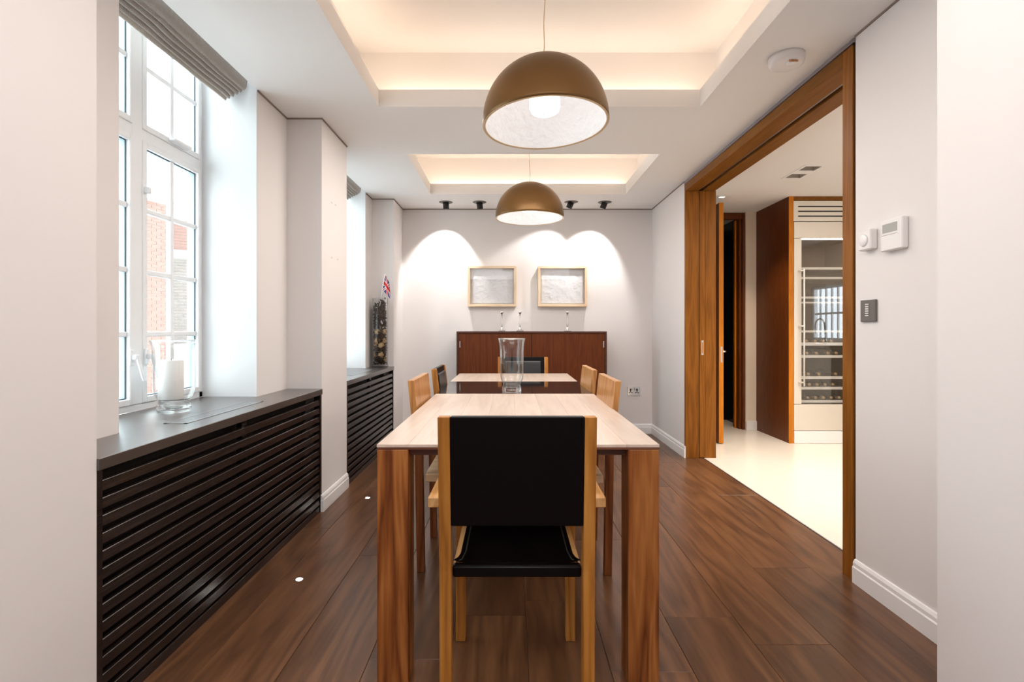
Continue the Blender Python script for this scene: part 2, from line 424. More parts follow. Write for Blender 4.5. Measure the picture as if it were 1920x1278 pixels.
# ------------------------------------------------------------------ windows
def window(n, o0, o1):
    w = thing('window_%d' % n, (XG, (o0+o1)/2, CT), kind='structure')
    mid = (o0+o1)/2; z0 = CT; z1 = 2.62; xi, xo = XG, XG-.065
    B('frame', 'white_upvc', w, (xo, xi, o0, o0+.03, z0, z1), (xo, xi, o1-.03, o1, z0, z1), (xo, xi, o0, o1, z0, z0+.03), (xo, xi, o0, o1, z1-.03, z1), bev=.002)
    B('mullion', 'white_upvc', w, (xo, xi+.004, mid-.03, mid+.03, z0+.03, z1-.03), bev=.002)
    B('transom', 'white_upvc', w, (xo, xi+.002, o0+.03, o1-.03, 1.958, 2.008), bev=.002)
    for s in (0, 1):
        a, b = ((o0+.03, mid-.03), (mid+.03, o1-.03))[s]
        for (c, d, rows, cols) in ((z0+.03, 1.958, 4, 2), (2.008, z1-.03, 2, 2)):
            k = .028; sx0, sx1 = xi-.05, xi+.008
            k2 = .018
            B('sash', 'white_upvc', w, (sx0, sx1, a, a+k, c, d), (sx0, sx1, b-k2, b, c, d), (sx0, sx1, a+k, b-k2, c, c+k), (sx0, sx1, a+k, b-k2, d-k, d), bev=.003)
            a2, b2, c2, d2 = a+k, b-k2, c+k, d-k
            B('gasket', 'gasket', w, (xi-.014, xi-.010, a2, a2+.004, c2, d2), (xi-.014, xi-.010, b2-.004, b2, c2, d2), (xi-.014, xi-.010, a2+.004, b2-.004, d2-.004, d2), (xi-.014, xi-.010, a2+.004, b2-.004, c2, c2+.004))
            B('spacer', 'spacer', w, (xi-.040, xi-.014, a2, a2+.003, c2, d2), (xi-.040, xi-.014, b2-.003, b2, c2, d2), (xi-.040, xi-.014, a2+.003, b2-.003, d2-.003, d2), (xi-.040, xi-.014, a2+.003, b2-.003, c2, c2+.003))
            ym = (a2+b2)/2
            B('glazing_bar', 'white_upvc', w, (xi-.03, xi-.004, ym-.012, ym+.012, c2, d2), bev=.003)
            hs = [c2+(d2-c2)*r/rows for r in range(1, rows)]
            for h in hs: B('glazing_bar', 'white_upvc', w, (xi-.0285, xi-.0055, a2, b2, h-.0115, h+.0115), bev=.003)
            zz = [c2]+hs+[d2]; yy = [a2, ym, b2]
            for r in range(rows):
                for q in range(2):
                    B('pane', 'window_glass', w, (xi-.020, xi-.0185, yy[q]+.001, yy[q+1]-.001, zz[r]+.001, zz[r+1]-.001))
    # casement handles on the meeting stiles
    def handle(y, z, down=True):
        m = MB(); m.box(xi+.008, xi+.018, y-.013, y+.013, z-.03, z+.04, bev=.003)
        m.box(xi+.018, xi+.040, y-.010, y+.010, z-.005, z+.018, bev=.004)
        m.loft([(xi+.030, y-.010, z+.018), (xi+.042, y-.010, z+.018), (xi+.042, y+.010, z+.018), (xi+.030, y+.010, z+.018)],
               [(xi+.048, y+.012, z-.10), (xi+.058, y+.012, z-.10), (xi+.058, y+.026, z-.10), (xi+.048, y+.026, z-.10)], bev=.003)
        m.build('window_handle', 'white_upvc', w)
    handle(mid+.045, .98); handle(mid-.045, .98)
    m = MB(); m.box(xi+.006, xi+.03, mid+.035, mid+.055, 1.72, 1.75, bev=.004); m.build('window_catch', 'white_upvc', w)
    m = MB(); m.box(xi+.006, xi+.045, (mid+o1)/2-.045, (mid+o1)/2+.085, 2.012, 2.032, bev=.008, seg=2); m.build('window_catch', 'white_upvc', w)
window(1, 1.78, 2.755); window(2, 3.835, 4.82)

# roman blinds pulled up into the pocket above each window
def blind(o0, o1, label):
    t = thing('roman_blind', ((-1.47), (o0+o1)/2, 2.32), label, 'blind', 'raised roman blinds above the windows')
    y0, y1 = o0+.02, o1-.03
    def sheet(pts, name, mat='linen', seg=60, amp=.004, th=.006):
        tb = bmesh.new(); rows = []
        # smooth the profile
        P = []
        for i in range(len(pts)-1):
            for k in range(5):
                u = k/5; p0 = pts[max(i-1, 0)]; p1 = pts[i]; p2 = pts[i+1]; p3 = pts[min(i+2, len(pts)-1)]
                P.append(tuple(.5*((2*p1[j])+(-p0[j]+p2[j])*u+(2*p0[j]-5*p1[j]+4*p2[j]-p3[j])*u*u+(-p0[j]+3*p1[j]-3*p2[j]+p3[j])*u**3) for j in (0, 1)))
        P.append(pts[-1])
        for j in range(seg+1):
            y = y0+(y1-y0)*j/seg; r = []
            for i, (x, z) in enumerate(P):
                dz = amp*noise.noise(Vector((x*14, y*5, z*14+3))); r.append(tb.verts.new((x+dz, y, z+dz)))
            rows.append(r)
        for a, b in zip(rows, rows[1:]):
            for i in range(len(P)-1): tb.faces.new((a[i], a[i+1], b[i+1], b[i]))
        ret = bmesh.ops.solidify(tb, geom=list(tb.faces), thickness=th)
        bmesh.ops.recalc_face_normals(tb, faces=tb.faces)
        mb = MB(); mb.merge(tb, True); return mb.build(name, mat, t)
    sheet([(-1.45, 2.72), (-1.415, 2.62), (-1.395, 2.50), (-1.398, 2.42), (-1.410, 2.385), (-1.428, 2.378)], 'front_fold')
    for k in range(5):
        xx = -1.428-.020*k; zz = 2.376-.010*k
        sheet([(xx+.004, zz+.09), (xx+.001, zz+.02), (xx-.004, zz-.006), (xx-.013, zz-.010), (xx-.019, zz+.004), (xx-.020, zz+.07)], 'pleat', seg=44, amp=.005)
    B('head_rail', 'white_upvc', t, (-1.52, -1.45, y0, y1, 2.70, ZH-.006))
blind(1.78, 2.755, 'raised taupe linen roman blind over the near window')
blind(3.835, 4.82, 'raised linen roman blind over the far window, behind the pier')

# ------------------------------------------------------------------ radiator cabinets
def cabinet(i, a, b, o0, o1, label):
    t = thing('radiator_cabinet', ((XW+XP)/2, (a+b)/2, 0), label, 'cabinet')
    m = MB(); m.box(XW+.001, XP+.006, a+.001, b-.001, CT-.034, CT, bev=.0015); m.box(XG+.0005, XW+.002, o0+.005, o1-.005, CT-.034, CT)
    m.build('worktop', 'wenge_top', t)
    xf = XP
    B('end_post', 'wenge', t, (xf-.04, xf, a+.001, a+.022, 0, CT-.034), bev=.001)
    B('end_post', 'wenge', t, (xf-.04, xf, b-.022, b-.001, 0, CT-.034), bev=.001)
    B('plinth', 'wenge', t, (xf-.04, xf-.004, a+.022, b-.022, 0, .035), bev=.001)
    B('inner_post', 'wenge', t, (xf-.055, xf-.032, (a+b)/2-.02, (a+b)/2+.02, 0, CT-.034))
    B('back_panel', 'black', t, (xf-.10, xf-.09, a+.022, b-.022, 0, CT-.034))
    n = 13; pitch = .0502
    for k in range(n):
        z = .048+k*pitch
        MB().loft([(xf-.030, a+.024, z), (xf-.002, a+.024, z), (xf-.002, b-.024, z), (xf-.030, b-.024, z)],
                  [(xf-.030, a+.024, z+.031), (xf-.006, a+.024, z+.029), (xf-.006, b-.024, z+.029), (xf-.030, b-.024, z+.031)], bev=.0015).build('slat', 'wenge', t)
    gx0, gx1 = -1.325, -1.237; gy0, gy1 = (a+b)/2-.318, (a+b)/2+.29
    f = B('vent_frame', 'vent_grey', t, (gx0, gx0+.012, gy0, gy1, CT, CT+.002), (gx1-.012, gx1, gy0, gy1, CT, CT+.002), (gx0, gx1, gy0, gy0+.012, CT, CT+.002), (gx0, gx1, gy1-.012, gy1, CT, CT+.002))
    for q in range(5):
        x = gx0+.016+q*.0122; B('vent_bar', 'vent_grey', f, (x, x+.009, gy0+.012, gy1-.012, CT, CT+.0016))

cabinet(0, *BAYS[0], 'long dark wenge radiator cabinet with slatted front under the near window')
cabinet(1, *BAYS[1], 'dark wenge radiator cabinet with slatted front beyond the pier, under the far window')

# ------------------------------------------------------------------ doorway to the kitchen
d = thing('door_1', (1.645, 3.38, 0), kind='structure')
B('jamb_board', 'door_oak_z', d, (XR-.003, 1.629, 4.42, 4.45, 0, 2.306), bev=.0015)
B('jamb_board', 'door_oak_z', d, (1.681, 1.775, 4.42, 4.45, 0, 2.306), bev=.0015)
B('jamb_board', 'door_oak_z', d, (XR-.003, 1.775, 2.262, 2.332, 0, 2.366), bev=.0015)
B('shadow_gap', 'black', d, (XR+.006, 1.70, 2.247, 2.262, 0, 2.37))
B('head_board', 'door_oak_y', d, (XR-.003, 1.622, 2.332, 4.45, 2.306, 2.368), bev=.0015)
B('head_board', 'door_oak_y', d, (1.662, 1.745, 2.332, 4.45, 2.306, 2.368), bev=.0015)
B('head_board', 'door_oak_y', d, (1.745, 1.775, 2.332, 4.45, 2.31, 2.40), bev=.0015)
B('door_track', 'black', d, (1.622, 1.662, 2.332, 4.45, 2.34, 2.36))
B('track_rail', 'grey_metal', d, (1.636, 1.648, 2.332, 4.45, 2.318, 2.34))
sd = B('sliding_door', 'door_oak_z', d, (1.632, 1.678, 4.414, 5.44, .004, 2.305), bev=.001)
hz = H-33*4.414/960
hd = B('flush_pull', 'chrome', sd, (1.645, 1.666, 4.4125, 4.4145, hz-.065, hz+.06), bev=.0008)
B('pull_recess', 'orange_edge_z', hd, (1.650, 1.661, 4.4115, 4.4125, hz-.05, hz+.045))

# ------------------------------------------------------------------ kitchen shell
m = MB()
ZK = 2.406
m.box(1.76, 2.02, 5.74, 5.86, 0, ZK); m.box(2.65, 4.7, 5.66, 5.86, 0, ZK); m.box(2.60, 2.80, 5.655, 5.70, 0, ZK)
m.box(2.02, 2.65, 5.74, 5.86, 2.40, ZK)
m.build('wall_kitchen_back', 'cream_wall', kind='structure')
B('baseboard_kitchen', 'skirting_paint', None, (2.60, 2.735, 5.638, 5.655, 0, .10), bev=.003, kind='structure')
m = MB(); kx = 4.6
m.box(kx, kx+.1, .5, 2.15, 0, ZK); m.box(kx, kx+.1, 3.05, 5.8, 0, ZK); m.box(kx, kx+.1, 2.15, 3.05, 0, .95); m.box(kx, kx+.1, 2.15, 3.05, 1.75, ZK)
m.build('wall_kitchen_right', 'cream_wall', kind='structure')
m = MB(); m.box(1.745, 4.7, .5, 2.06+2.0, ZK, ZK+.05)
m.bm.free(); m = MB()
hx0, hx1 = 2.345, 2.475; holes = [(4.06, 4.18), (4.26, 4.38)]
m.box(1.745, hx0, .5, 7.2, ZK, ZK+.05); m.box(hx1, 4.7, .5, 7.2, ZK, ZK+.05)
yy = .5
for a, b in holes: m.box(hx0, hx1, yy, a, ZK, ZK+.05); yy = b
m.box(hx0, hx1, yy, 7.2, ZK, ZK+.05)
m.build('ceiling_kitchen', 'ceiling_paint', kind='structure')
w3 = thing('window_3', (4.65, 2.6, .95), kind='structure')
B('frame', 'white_upvc', w3, (4.62, 4.66, 2.15, 2.195, .95, 1.75), (4.62, 4.66, 3.005, 3.05, .95, 1.75), (4.62, 4.66, 2.19, 3.01, .95, .99), (4.62, 4.66, 2.19, 3.01, 1.71, 1.75))
for k in range(1, 6): B('glazing_bar', 'white_upvc', w3, (4.63, 4.65, 2.19+.137*k-.012, 2.19+.137*k+.012, .99, 1.71))
B('glazing_bar', 'white_upvc', w3, (4.632, 4.648, 2.19, 3.01, 1.33, 1.36))
# dark tiled room through the far kitchen doorway
m = MB(); m.box(1.6, 3.2, 6.72, 6.8, 0, 2.42); m.box(2.66, 2.74, 5.86, 6.72, 0, 2.42); m.box(1.6, 1.7, 5.8, 6.72, 0, 2.42)
wt = m.build('wall_bathroom', 'rail_black', kind='structure')
for k in range(3):
    for q in range(3):
        B('tile', 'black_tile', wt, (1.72+.40*q+.002, 1.72+.40*(q+1)-.002, 6.708, 6.72, .802*k+.013, .802*(k+1)+.009), bev=.001)
    for q in range(2):
        B('tile', 'black_tile', wt, (2.650, 2.66, 5.87+.42*q+.002, 5.87+.42*(q+1)-.002, .802*k+.013, .802*(k+1)+.009), bev=.001)
B('floor_bathroom', 'black_tile', None, (1.6, 2.8, 6.3, 6.8, -.06, .001), kind='structure')
d2 = thing('door_2', (2.3, 5.74, 0), kind='structure')
B('jamb_board', 'red_wood_z', d2, (2.547, 2.60, 5.70, 5.86, 0, 2.335), bev=.002)
B('architrave', 'red_wood_z', d2, (2.572, 2.645, 5.675, 5.70, 0, 2.40), bev=.002)
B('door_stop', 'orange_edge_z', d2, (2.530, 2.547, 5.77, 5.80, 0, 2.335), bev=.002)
B('head_board', 'red_wood_z', d2, (2.0, 2.645, 5.68, 5.74, 2.335, 2.40), bev=.002)
B('jamb_board', 'red_wood_z', d2, (2.02, 2.07, 5.74, 5.86, 0, 2.335), bev=.002)
B('strike_plate', 'chrome', d2, (2.545, 2.547, 5.72, 5.74, .90, .96))
leaf = B('door_leaf', 'red_wood_z', d2, (2.020, 2.064, 4.962, 5.735, .008, 2.336), bev=.001)
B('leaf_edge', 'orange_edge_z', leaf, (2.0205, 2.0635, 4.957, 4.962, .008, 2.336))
lz = H-45*4.96/960
B('lock_plate', 'chrome', leaf, (2.033, 2.052, 4.955, 4.957, lz-.085, lz+.07), bev=.0005)
m = MB(); m.cyl((2.064, 5.02, lz+.02), (2.074, 5.02, lz+.02), .025); m.cyl((2.07, 5.02, lz+.02), (2.115, 5.02, lz+.02), .009, 12); m.cyl((2.108, 5.015, lz+.02), (2.108, 5.13, lz+.02), .009, 12)
m.build('lever_handle', 'chrome', leaf)

# tall housing and wine fridge
t = thing('tall_cabinet', (3.2, 5.3, 0), 'tall red-brown veneered cabinet housing the wine fridge in the kitchen', 'cabinet')
B('side_panel', 'red_wood_z', t, (2.715, 2.752, 4.992, 5.652, 0, ZK-.001))
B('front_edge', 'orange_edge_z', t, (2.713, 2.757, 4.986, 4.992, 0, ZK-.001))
B('top_rail', 'door_oak_y', t, (2.757, 3.50, 4.986, 5.02, 2.366, ZK-.001))
B('side_panel', 'red_wood_z', t, (3.46, 3.50, 4.992, 5.652, 0, 2.36))
B('back_panel', 'cream_panel', t, (2.757, 3.46, 5.62, 5.652, 0, 2.36))
g = B('vent_panel', 'cream_panel', t, (2.760, 3.455, 4.992, 5.01, 2.165, 2.362), bev=.001)
for yy in (387, 396, 405): B('vent_slot', 'black', g, (2.805, 3.42, 4.9905, 4.992, H-(yy+1.2-618)*4.99/960, H-(yy-1.2-618)*4.99/960))
fz = lambda y: H-(y-618)*4.99/960
t = thing('wine_fridge', (3.1, 5.0, 0), 'built-in steel wine fridge with glass door showing bottles', 'fridge')
B('body', 'fridge_inside', t, (2.765, 2.80, 5.03, 5.60, fz(808), 2.15), (3.42, 3.45, 5.03, 5.60, fz(808), 2.15), (2.80, 3.42, 5.57, 5.60, fz(808), 2.15), (2.80, 3.42, 5.03, 5.57, fz(808), fz(758)), (2.80, 3.42, 5.03, 5.57, fz(444.5), 2.15))
B('top_panel', 'steel_panel', t, (2.762, 3.455, 4.985, 5.03, fz(446), fz(416)), bev=.002)
B('door_frame', 'steel_panel', t, (2.762, 2.835, 4.985, 5.03, fz(757), fz(447)), (3.39, 3.455, 4.985, 5.03, fz(757), fz(447)), bev=.002)
B('lower_panel', 'steel_panel', t, (2.762, 3.455, 4.985, 5.03, fz(807), fz(758)), bev=.002)
B('kick_panel', 'skirting_paint', t, (2.762, 3.455, 4.978, 5.03, .002, fz(808)), bev=.002)
B('glass_door', 'fridge_glass', t, (2.835, 3.39, 4.990, 4.994, fz(757), fz(447)))
B('interior_lamp', 'fridge_lamp', t, (2.86, 3.36, 5.032, 5.055, fz(446.8), fz(445)))
m = MB(); m.box(2.832, 2.846, 4.940, 4.952, fz(723), fz(504), bev=.003)
for yy in (508, 611, 716): m.box(2.80, 2.84, 4.943, 4.986, fz(yy)-.006, fz(yy)+.006, bev=.002)
m.build('door_handle', 'steel', t)
SH = [(500, 504), (518, 522), (555, 559), (565, 568), (619, 623), (642, 648), (666, 671), (706, 711), (726, 731), (751, 756)]
for a, b in SH:
    B('shelf', 'shelf_white', t, (2.81, 3.41, 5.035, 5.055, fz(b), fz(a)), bev=.001)
    B('shelf_rack', 'fridge_inside', t, (2.81, 3.41, 5.055, 5.54, fz(b), fz(b)+.006))
bot = thing('wine_bottle', (0, 0, 0), 'dark wine bottle', 'bottle', 'wine bottles lying in the wine fridge')
RX = Matrix.Rotation(PI/2, 4, 'X')
MB().lathe([(0, -.30), (.034, -.30), (.037, -.29), (.037, -.12), (.030, -.095), (.016, -.07), (.0145, -.012), (0, -.012)], seg=20, mat=RX).build('bottle_body', 'bottle_glass', bot)
MB().lathe([(0, 0), (.0155, 0), (.0160, -.006), (.0155, -.06), (.0148, -.06)], seg=16, mat=RX).build('foil_cap', 'bottle_foil', bot)
# the bottle lies along +Y, its neck towards the fridge door
first = True
rows = [(9, [1512, 1528, 1548], 'sixth'), ]
SPOTS = []
for shelf, xs in ((5, [1511, 1527, 1541, 1557]), (6, [1511, 1529, 1551, 1566]), (7, [1534, 1537+28, 1514]), (8, [1516, 1529, 1541, 1552]), (9, [1513, 1524, 1533, 1541, 1561])):
    for k, px in enumerate(xs): SPOTS.append((shelf, px, k, len(xs)))
SN = {5: 'fifth', 6: 'fourth', 7: 'third', 8: 'second', 9: 'lowest'}
SN = {5: 'on the fifth shelf up', 6: 'on the fourth shelf up', 7: 'on the third shelf up', 8: 'on the second shelf up', 9: 'on the lowest shelf'}
ORD = ['first', 'second', 'third', 'fourth', 'fifth']
lastx = {}
for shelf, px, k, n in sorted(SPOTS):
    x = (px-957)*5.09/960
    if shelf in lastx and x-lastx[shelf] < .078: x = lastx[shelf]+.078
    lastx[shelf] = x
    z = fz(SH[shelf][1])+.0435
    lab = 'dark wine bottle %s of the fridge, %s from left' % (SN[shelf], ORD[k])
    if first: bot.location = (x, 5.072, z); bot['label'] = lab; first = False; src = bot
    else: dup(src, (x, 5.072, z), 0, lab)

# ceiling downlights in the kitchen
t = thing('recessed_downlight', (2.41, 4.22, ZK), 'twin square recessed downlight in the kitchen ceiling', 'downlight')
B('trim_plate', 'skirting_paint', t, (2.325, 2.345, 4.035, 4.405, ZK-.005, ZK), (2.475, 2.495, 4.035, 4.405, ZK-.005, ZK), (2.345, 2.475, 4.035, 4.06, ZK-.005, ZK), (2.345, 2.475, 4.18, 4.26, ZK-.005, ZK), (2.345, 2.475, 4.38, 4.405, ZK-.005, ZK))
for a, b in holes:
    h = B('recess_box', 'hole_grey', t, (hx0, hx0+.004, a, b, ZK, ZK+.10), (hx1-.004, hx1, a, b, ZK, ZK+.10), (hx0, hx1, a, a+.004, ZK, ZK+.10), (hx0, hx1, b-.004, b, ZK, ZK+.10), (hx0, hx1, a, b, ZK+.10, ZK+.104))
    MB().cyl((2.41, (a+b)/2, ZK+.085), (2.41, (a+b)/2, ZK+.1), .04).build('lamp_lens', 'downlight_lens', h)
t = thing('small_downlight', (2.06, 5.0, ZK-.006), 'small flush downlight in the kitchen ceiling above the open door leaf', 'downlight')
B('trim_plate', 'skirting_paint', t, (2.0, 2.13, 4.94, 5.06, ZK-.006, ZK-.0005), bev=.002)
B('lamp_lens', 'downlight_lens', t, (2.04, 2.09, 4.98, 5.02, ZK-.008, ZK-.006))

# kitchen worktop and tap: seen mirrored in the fridge glass
t = thing('kitchen_counter', (4.3, 2.7, 0), 'kitchen counter with white front under the kitchen window, reflected in the fridge glass', 'counter')
B('worktop', 'stone_floor', t, (3.98, 4.599, 1.4, 3.6, .88, .92), bev=.002)
for k in range(4): B('door_panel', 'cream_panel', t, (4.0, 4.02, 1.4+.55*k+.002, 1.95+.55*k-.002, .1, .88), bev=.002)
B('carcass', 'cream_panel', t, (4.02, 4.599, 1.4, 3.6, .0, .88))
t = thing('kitchen_tap', (4.35, 2.9, .92), 'chrome arched kitchen tap on the counter, reflected in the fridge glass', 'tap')
MB().tube([(4.35, 2.9, .92), (4.35, 2.9, 1.15)]+[(4.35, 2.9-.11+.11*math.cos(a), 1.15+.11*math.sin(a)) for a in [k*PI/10 for k in range(1, 11)]]+[(4.35, 2.68, 1.06)], .011, 10).build('spout', 'chrome', t)
MB().cyl((4.35, 2.9, .92), (4.35, 2.9, .97), .024).build('tap_base', 'chrome', t)

# ------------------------------------------------------------------ buildings outside the near window
def brick_wall(p, q, z0, z1, mat, parent, name='brick_courses'):
    p, q = Vector(p), Vector(q); L = (q-p).length; u = (q-p)/L; n = Vector((u.y, -u.x))
    if n.dot(-p) < 0: n = -n
    t = bmesh.new(); rows = int((z1-z0)/.075)
    for r in range(rows):
        s = -(r % 2)*.1125
        while s < L:
            a, b = max(0, s), min(L, s+.215)
            if b-a > .03:
                k = .004*random.random()
                for_ = []
                c = [p+u*a, p+u*b]
                f = [t.verts.new((c[0].x+n.x*(.01+k), c[0].y+n.y*(.01+k), z0+r*.075)), t.verts.new((c[1].x+n.x*(.01+k), c[1].y+n.y*(.01+k), z0+r*.075)),
                     t.verts.new((c[1].x+n.x*(.01+k), c[1].y+n.y*(.01+k), z0+r*.075+.062)), t.verts.new((c[0].x+n.x*(.01+k), c[0].y+n.y*(.01+k), z0+r*.075+.062))]
                g = [t.verts.new((v.co.x-n.x*(.012+k), v.co.y-n.y*(.012+k), v.co.z)) for v in f]
                t.faces.new(f)
                for i in range(4): t.faces.new((f[i], g[i], g[(i+1) % 4], f[(i+1) % 4]))
            s += .225
    bmesh.ops.recalc_face_normals(t, faces=t.faces)
    MB().merge(t).build(name, mat, parent, kind='stuff')
    m = MB(); a, b = p, q; c = q-n*.3; dd = p-n*.3
    m.loft([(a.x, a.y, z0), (b.x, b.y, z0), (c.x, c.y, z0), (dd.x, dd.y, z0)], [(a.x, a.y, z1), (b.x, b.y, z1), (c.x, c.y, z1), (dd.x, dd.y, z1)])
    m.build('mortar_wall', 'mortar', parent)
def ray(px, Y): return ((px-957)*Y/960, Y)
hb = thing('brick_building', (-8.1, 11.8, -4), 'red brick building outside the near window, left of the grey wing', 'building')
p0, p1 = ray(256, 11.3), ray(319, 12.05)
brick_wall(p0, p1, -4, H+2.98, 'brick_red', hb)
B('coping', 'outside_render', hb, (p1[0]-.75, p1[0]+.0, p0[1]-.1, p1[1]+.2, H+2.98, H+3.04))
hb = thing('brick_wing', (-7.9, 12.6, -4), 'grey brick wing with pale stone band, seen through the near window', 'building')
q0, q1 = ray(314, 12.6), ray(361, 12.9)
brick_wall(q0, q1, H-.35, H+1.78, 'brick_grey', hb); 
brick_wall(q0, q1, H+1.98, H+2.75, 'brick_red', hb)
m = MB(); m.loft([(q0[0], q0[1]-.06, H+1.78), (q1[0]+.03, q1[1]-.06, H+1.78), (q1[0]+.03, q1[1]+.3, H+1.78), (q0[0], q0[1]+.3, H+1.78)],
       [(q0[0], q0[1]-.06, H+1.98), (q1[0]+.03, q1[1]-.06, H+1.98), (q1[0]+.03, q1[1]+.3, H+1.98), (q0[0], q0[1]+.3, H+1.98)]); m.build('stone_band', 'outside_render', hb)
m = MB(); m.loft([(q0[0], q0[1]-.35, -4), (q1[0]+.6, q1[1]-.65, -4), (q1[0]+.6, q1[1]-.1, -4), (q0[0], q0[1]-.1, -4)],
       [(q0[0], q0[1]-.35, H-.50), (q1[0]+.6, q1[1]-.65, H-.50), (q1[0]+.6, q1[1]-.1, H-.35), (q0[0], q0[1]-.1, H-.35)]); m.build('low_roof', 'outside_render', hb)

# ------------------------------------------------------------------ dining table
TX0, TX1, TY0, TY1, TZ = -.415, .463, 1.59, 4.18, .75
tb = thing('dining_table', ((TX0+TX1)/2, (TY0+TY1)/2, 0), 'long pale-topped wooden dining table with a dark glass leaf', 'table')
cuts = [TX0, -.318, -.205, -.09, .02, .135, .245, .36, TX1]
for (ya, yb) in ((TY0, 2.853), (3.534, TY1)):
    for i in range(8):
        m = MB(); m.box(cuts[i]+(.0002 if i else 0), cuts[i+1]-(.0002 if i < 7 else 0), ya, yb, TZ-.009, TZ, bev=.0004); m.build('board', 'tabletop_wood', tb)
    B('edge_board', 'walnut_x', tb, (TX0+.001, TX1-.001, ya+.001, yb-.001, TZ-.016, TZ-.009))
B('glass_leaf', 'dark_glass', tb, (TX0, TX1, 2.855, 3.532, TZ-.012, TZ), bev=.001)
for (x, y) in ((TX0, TY0), (TX1-.098, TY0), (TX0, TY1-.098), (TX1-.098, TY1-.098)):
    B('leg', 'walnut_z', tb, (x+.0005, x+.0975, y+.0005, y+.0975, 0, TZ-.016), bev=.0025)
B('apron', 'walnut_x', tb, (TX0+.098, TX1-.098, TY0+.03, TY0+.055, TZ-.040, TZ-.016), (TX0+.098, TX1-.098, TY1-.055, TY1-.03, TZ-.040, TZ-.016))
B('apron', 'walnut_x', tb, (TX0+.03, TX0+.055, TY0+.098, TY1-.098, TZ-.040, TZ-.016), (TX1-.055, TX1-.03, TY0+.098, TY1-.098, TZ-.040, TZ-.016))
B('extension_rail', 'rail_black', tb, (-.345, .385, 1.92, 1.98, .640, .665), (-.345, -.30, 1.92, 3.9, .665, .71), (.34, .385, 1.92, 3.9, .665, .71))

# ------------------------------------------------------------------ chairs
HW = .2116
def post(name, mat, root, s, w=.032):
    """rear post, leaning back at the top; s = side"""
    xo, xi = s*HW, s*(HW-w); a, b = min(xo, xi), max(xo, xi)
    m = MB()
    m.side([(-.222, 0), (-.187, 0), (-.182, .45), (-.235, .875), (-.262, .875), (-.226, .45)], a, b)
    return m.build(name, mat, root)
def armchair():
    r = thing('dining_armchair', (0, 0, 0), 'x', 'chair', 'armchairs at the table ends')
    for s in (-1, 1):
        post('rear_post', 'oak_z', r, s)
        a, b = sorted((s*HW, s*(HW-.033)))
        B('leg', 'oak_z', r, (a, b, .200, .233, 0, .606), bev=.002)
        a, b = sorted((s*.250, s*.180))
        MB().loft([(a, -.180, .606), (b, -.180, .606), (b, .24, .606), (a, .24, .606)], [(a, -.180, .636), (b, -.180, .636), (b, .24, .636), (a, .24, .636)], bev=.003).build('armrest', 'oak_y', r)
        a, b = sorted((s*.180, s*.162))
        B('side_rail', 'oak_y', r, (a, b, -.168, .20, .424, .446), bev=.002)
    bk = MB().loft([(-.179, -.234, .575), (.179, -.234, .575), (.179, -.212, .575), (-.179, -.212, .575)],
                   [(-.179, -.262, .876), (.179, -.262, .876), (.179, -.240, .876), (-.179, -.240, .876)], bev=.003).build('backrest', 'leather', r)
    MB().loft([(-.150, -.208, .60), (.150, -.208, .60), (.150, -.199, .605), (-.150, -.199, .605)],
              [(-.150, -.236, .845), (.150, -.236, .845), (.150, -.226, .838), (-.150, -.226, .838)], bev=.004).build('back_pad', 'leather_grey', bk)
    # dished leather seat, wider roll at the rear
    t = bmesh.new(); nx, ny = 16, 14; g = []
    for j in range(ny+1):
        v = j/ny; y = -.185+.40*v; hw = .179-.016*min(1, v/.12)**.7 if v < .12 else .163
        row = []
        for i in range(nx+1):
            u = -1+2*i/nx; e = max(0, 1-abs(u)**6)
            z = .446+.010*(1-e) - .016*math.sin(PI*min(1, v*1.05))*e + .006*math.exp(-(v/.07)**2)
            row.append(t.verts.new((u*hw, y, z)))
        g.append(row)
    for j in range(ny):
        for i in range(nx): t.faces.new((g[j][i], g[j][i+1], g[j+1][i+1], g[j+1][i]))
    bmesh.ops.solidify(t, geom=list(t.faces), thickness=.026)
    bmesh.ops.recalc_face_normals(t, faces=t.faces)
    st = MB().merge(t, True).build('seat', 'leather', r)
    MB().box(-.179, .179, -.196, -.170, .418, .451, bev=.006, seg=2).build('seat_roll', 'leather', st)
    m = MB(); m.tube([(-.177, -.194, .446), (.177, -.194, .446)], .0022, 8)
    for s in (-1, 1): m.tube([(s*.170, -.180, .455), (s*.156, -.165, .455), (s*.150, -.10, .450), (s*.150, .20, .449)], .0022, 8)
    m.build('piping', 'leather_grey', st)
    return r
def sidechair():
    r = thing('dining_chair', (0, 0, 0), 'x', 'chair', 'side chairs along the table')
    for s in (-1, 1):
        a, b = sorted((s*HW, s*(HW-.032)))
        B('leg', 'chair_dark_z', r, (a, b, .168, .200, 0, .41), bev=.002)
        MB().loft([(a, -.222, 0), (b, -.222, 0), (b, -.187, 0), (a, -.187, 0)], [(a, -.232, .56), (b, -.232, .56), (b, -.196, .56), (a, -.196, .56)], bev=.002).build('leg', 'chair_dark_z', r)
    B('seat', 'seat_wood', r, (-HW+.002, HW-.002, -.184, .205, .412, .450), bev=.004)
    MB().loft([(-HW, -.232, .56), (HW, -.232, .56), (HW, -.202, .56), (-HW, -.202, .56)], [(-HW, -.264, .875), (HW, -.264, .875), (HW, -.236, .875), (-HW, -.236, .875)], bev=.002).build('backrest', 'oak_panel_z', r)
    return r
ac = armchair(); ac.location = (.0183, 1.617, 0); ac['label'] = 'oak-framed black leather armchair at the near end, its back to the camera'
c2 = dup(ac, (.106, 4.095, 0), PI, 'oak-framed dark leather armchair at the far end of the table, before the sideboard')
sc = sidechair(); sc.location = (-.205, 2.545, 0); sc.rotation_euler = (0, 0, -PI/2); sc['label'] = 'orange oak side chair on the window side, nearest the camera'
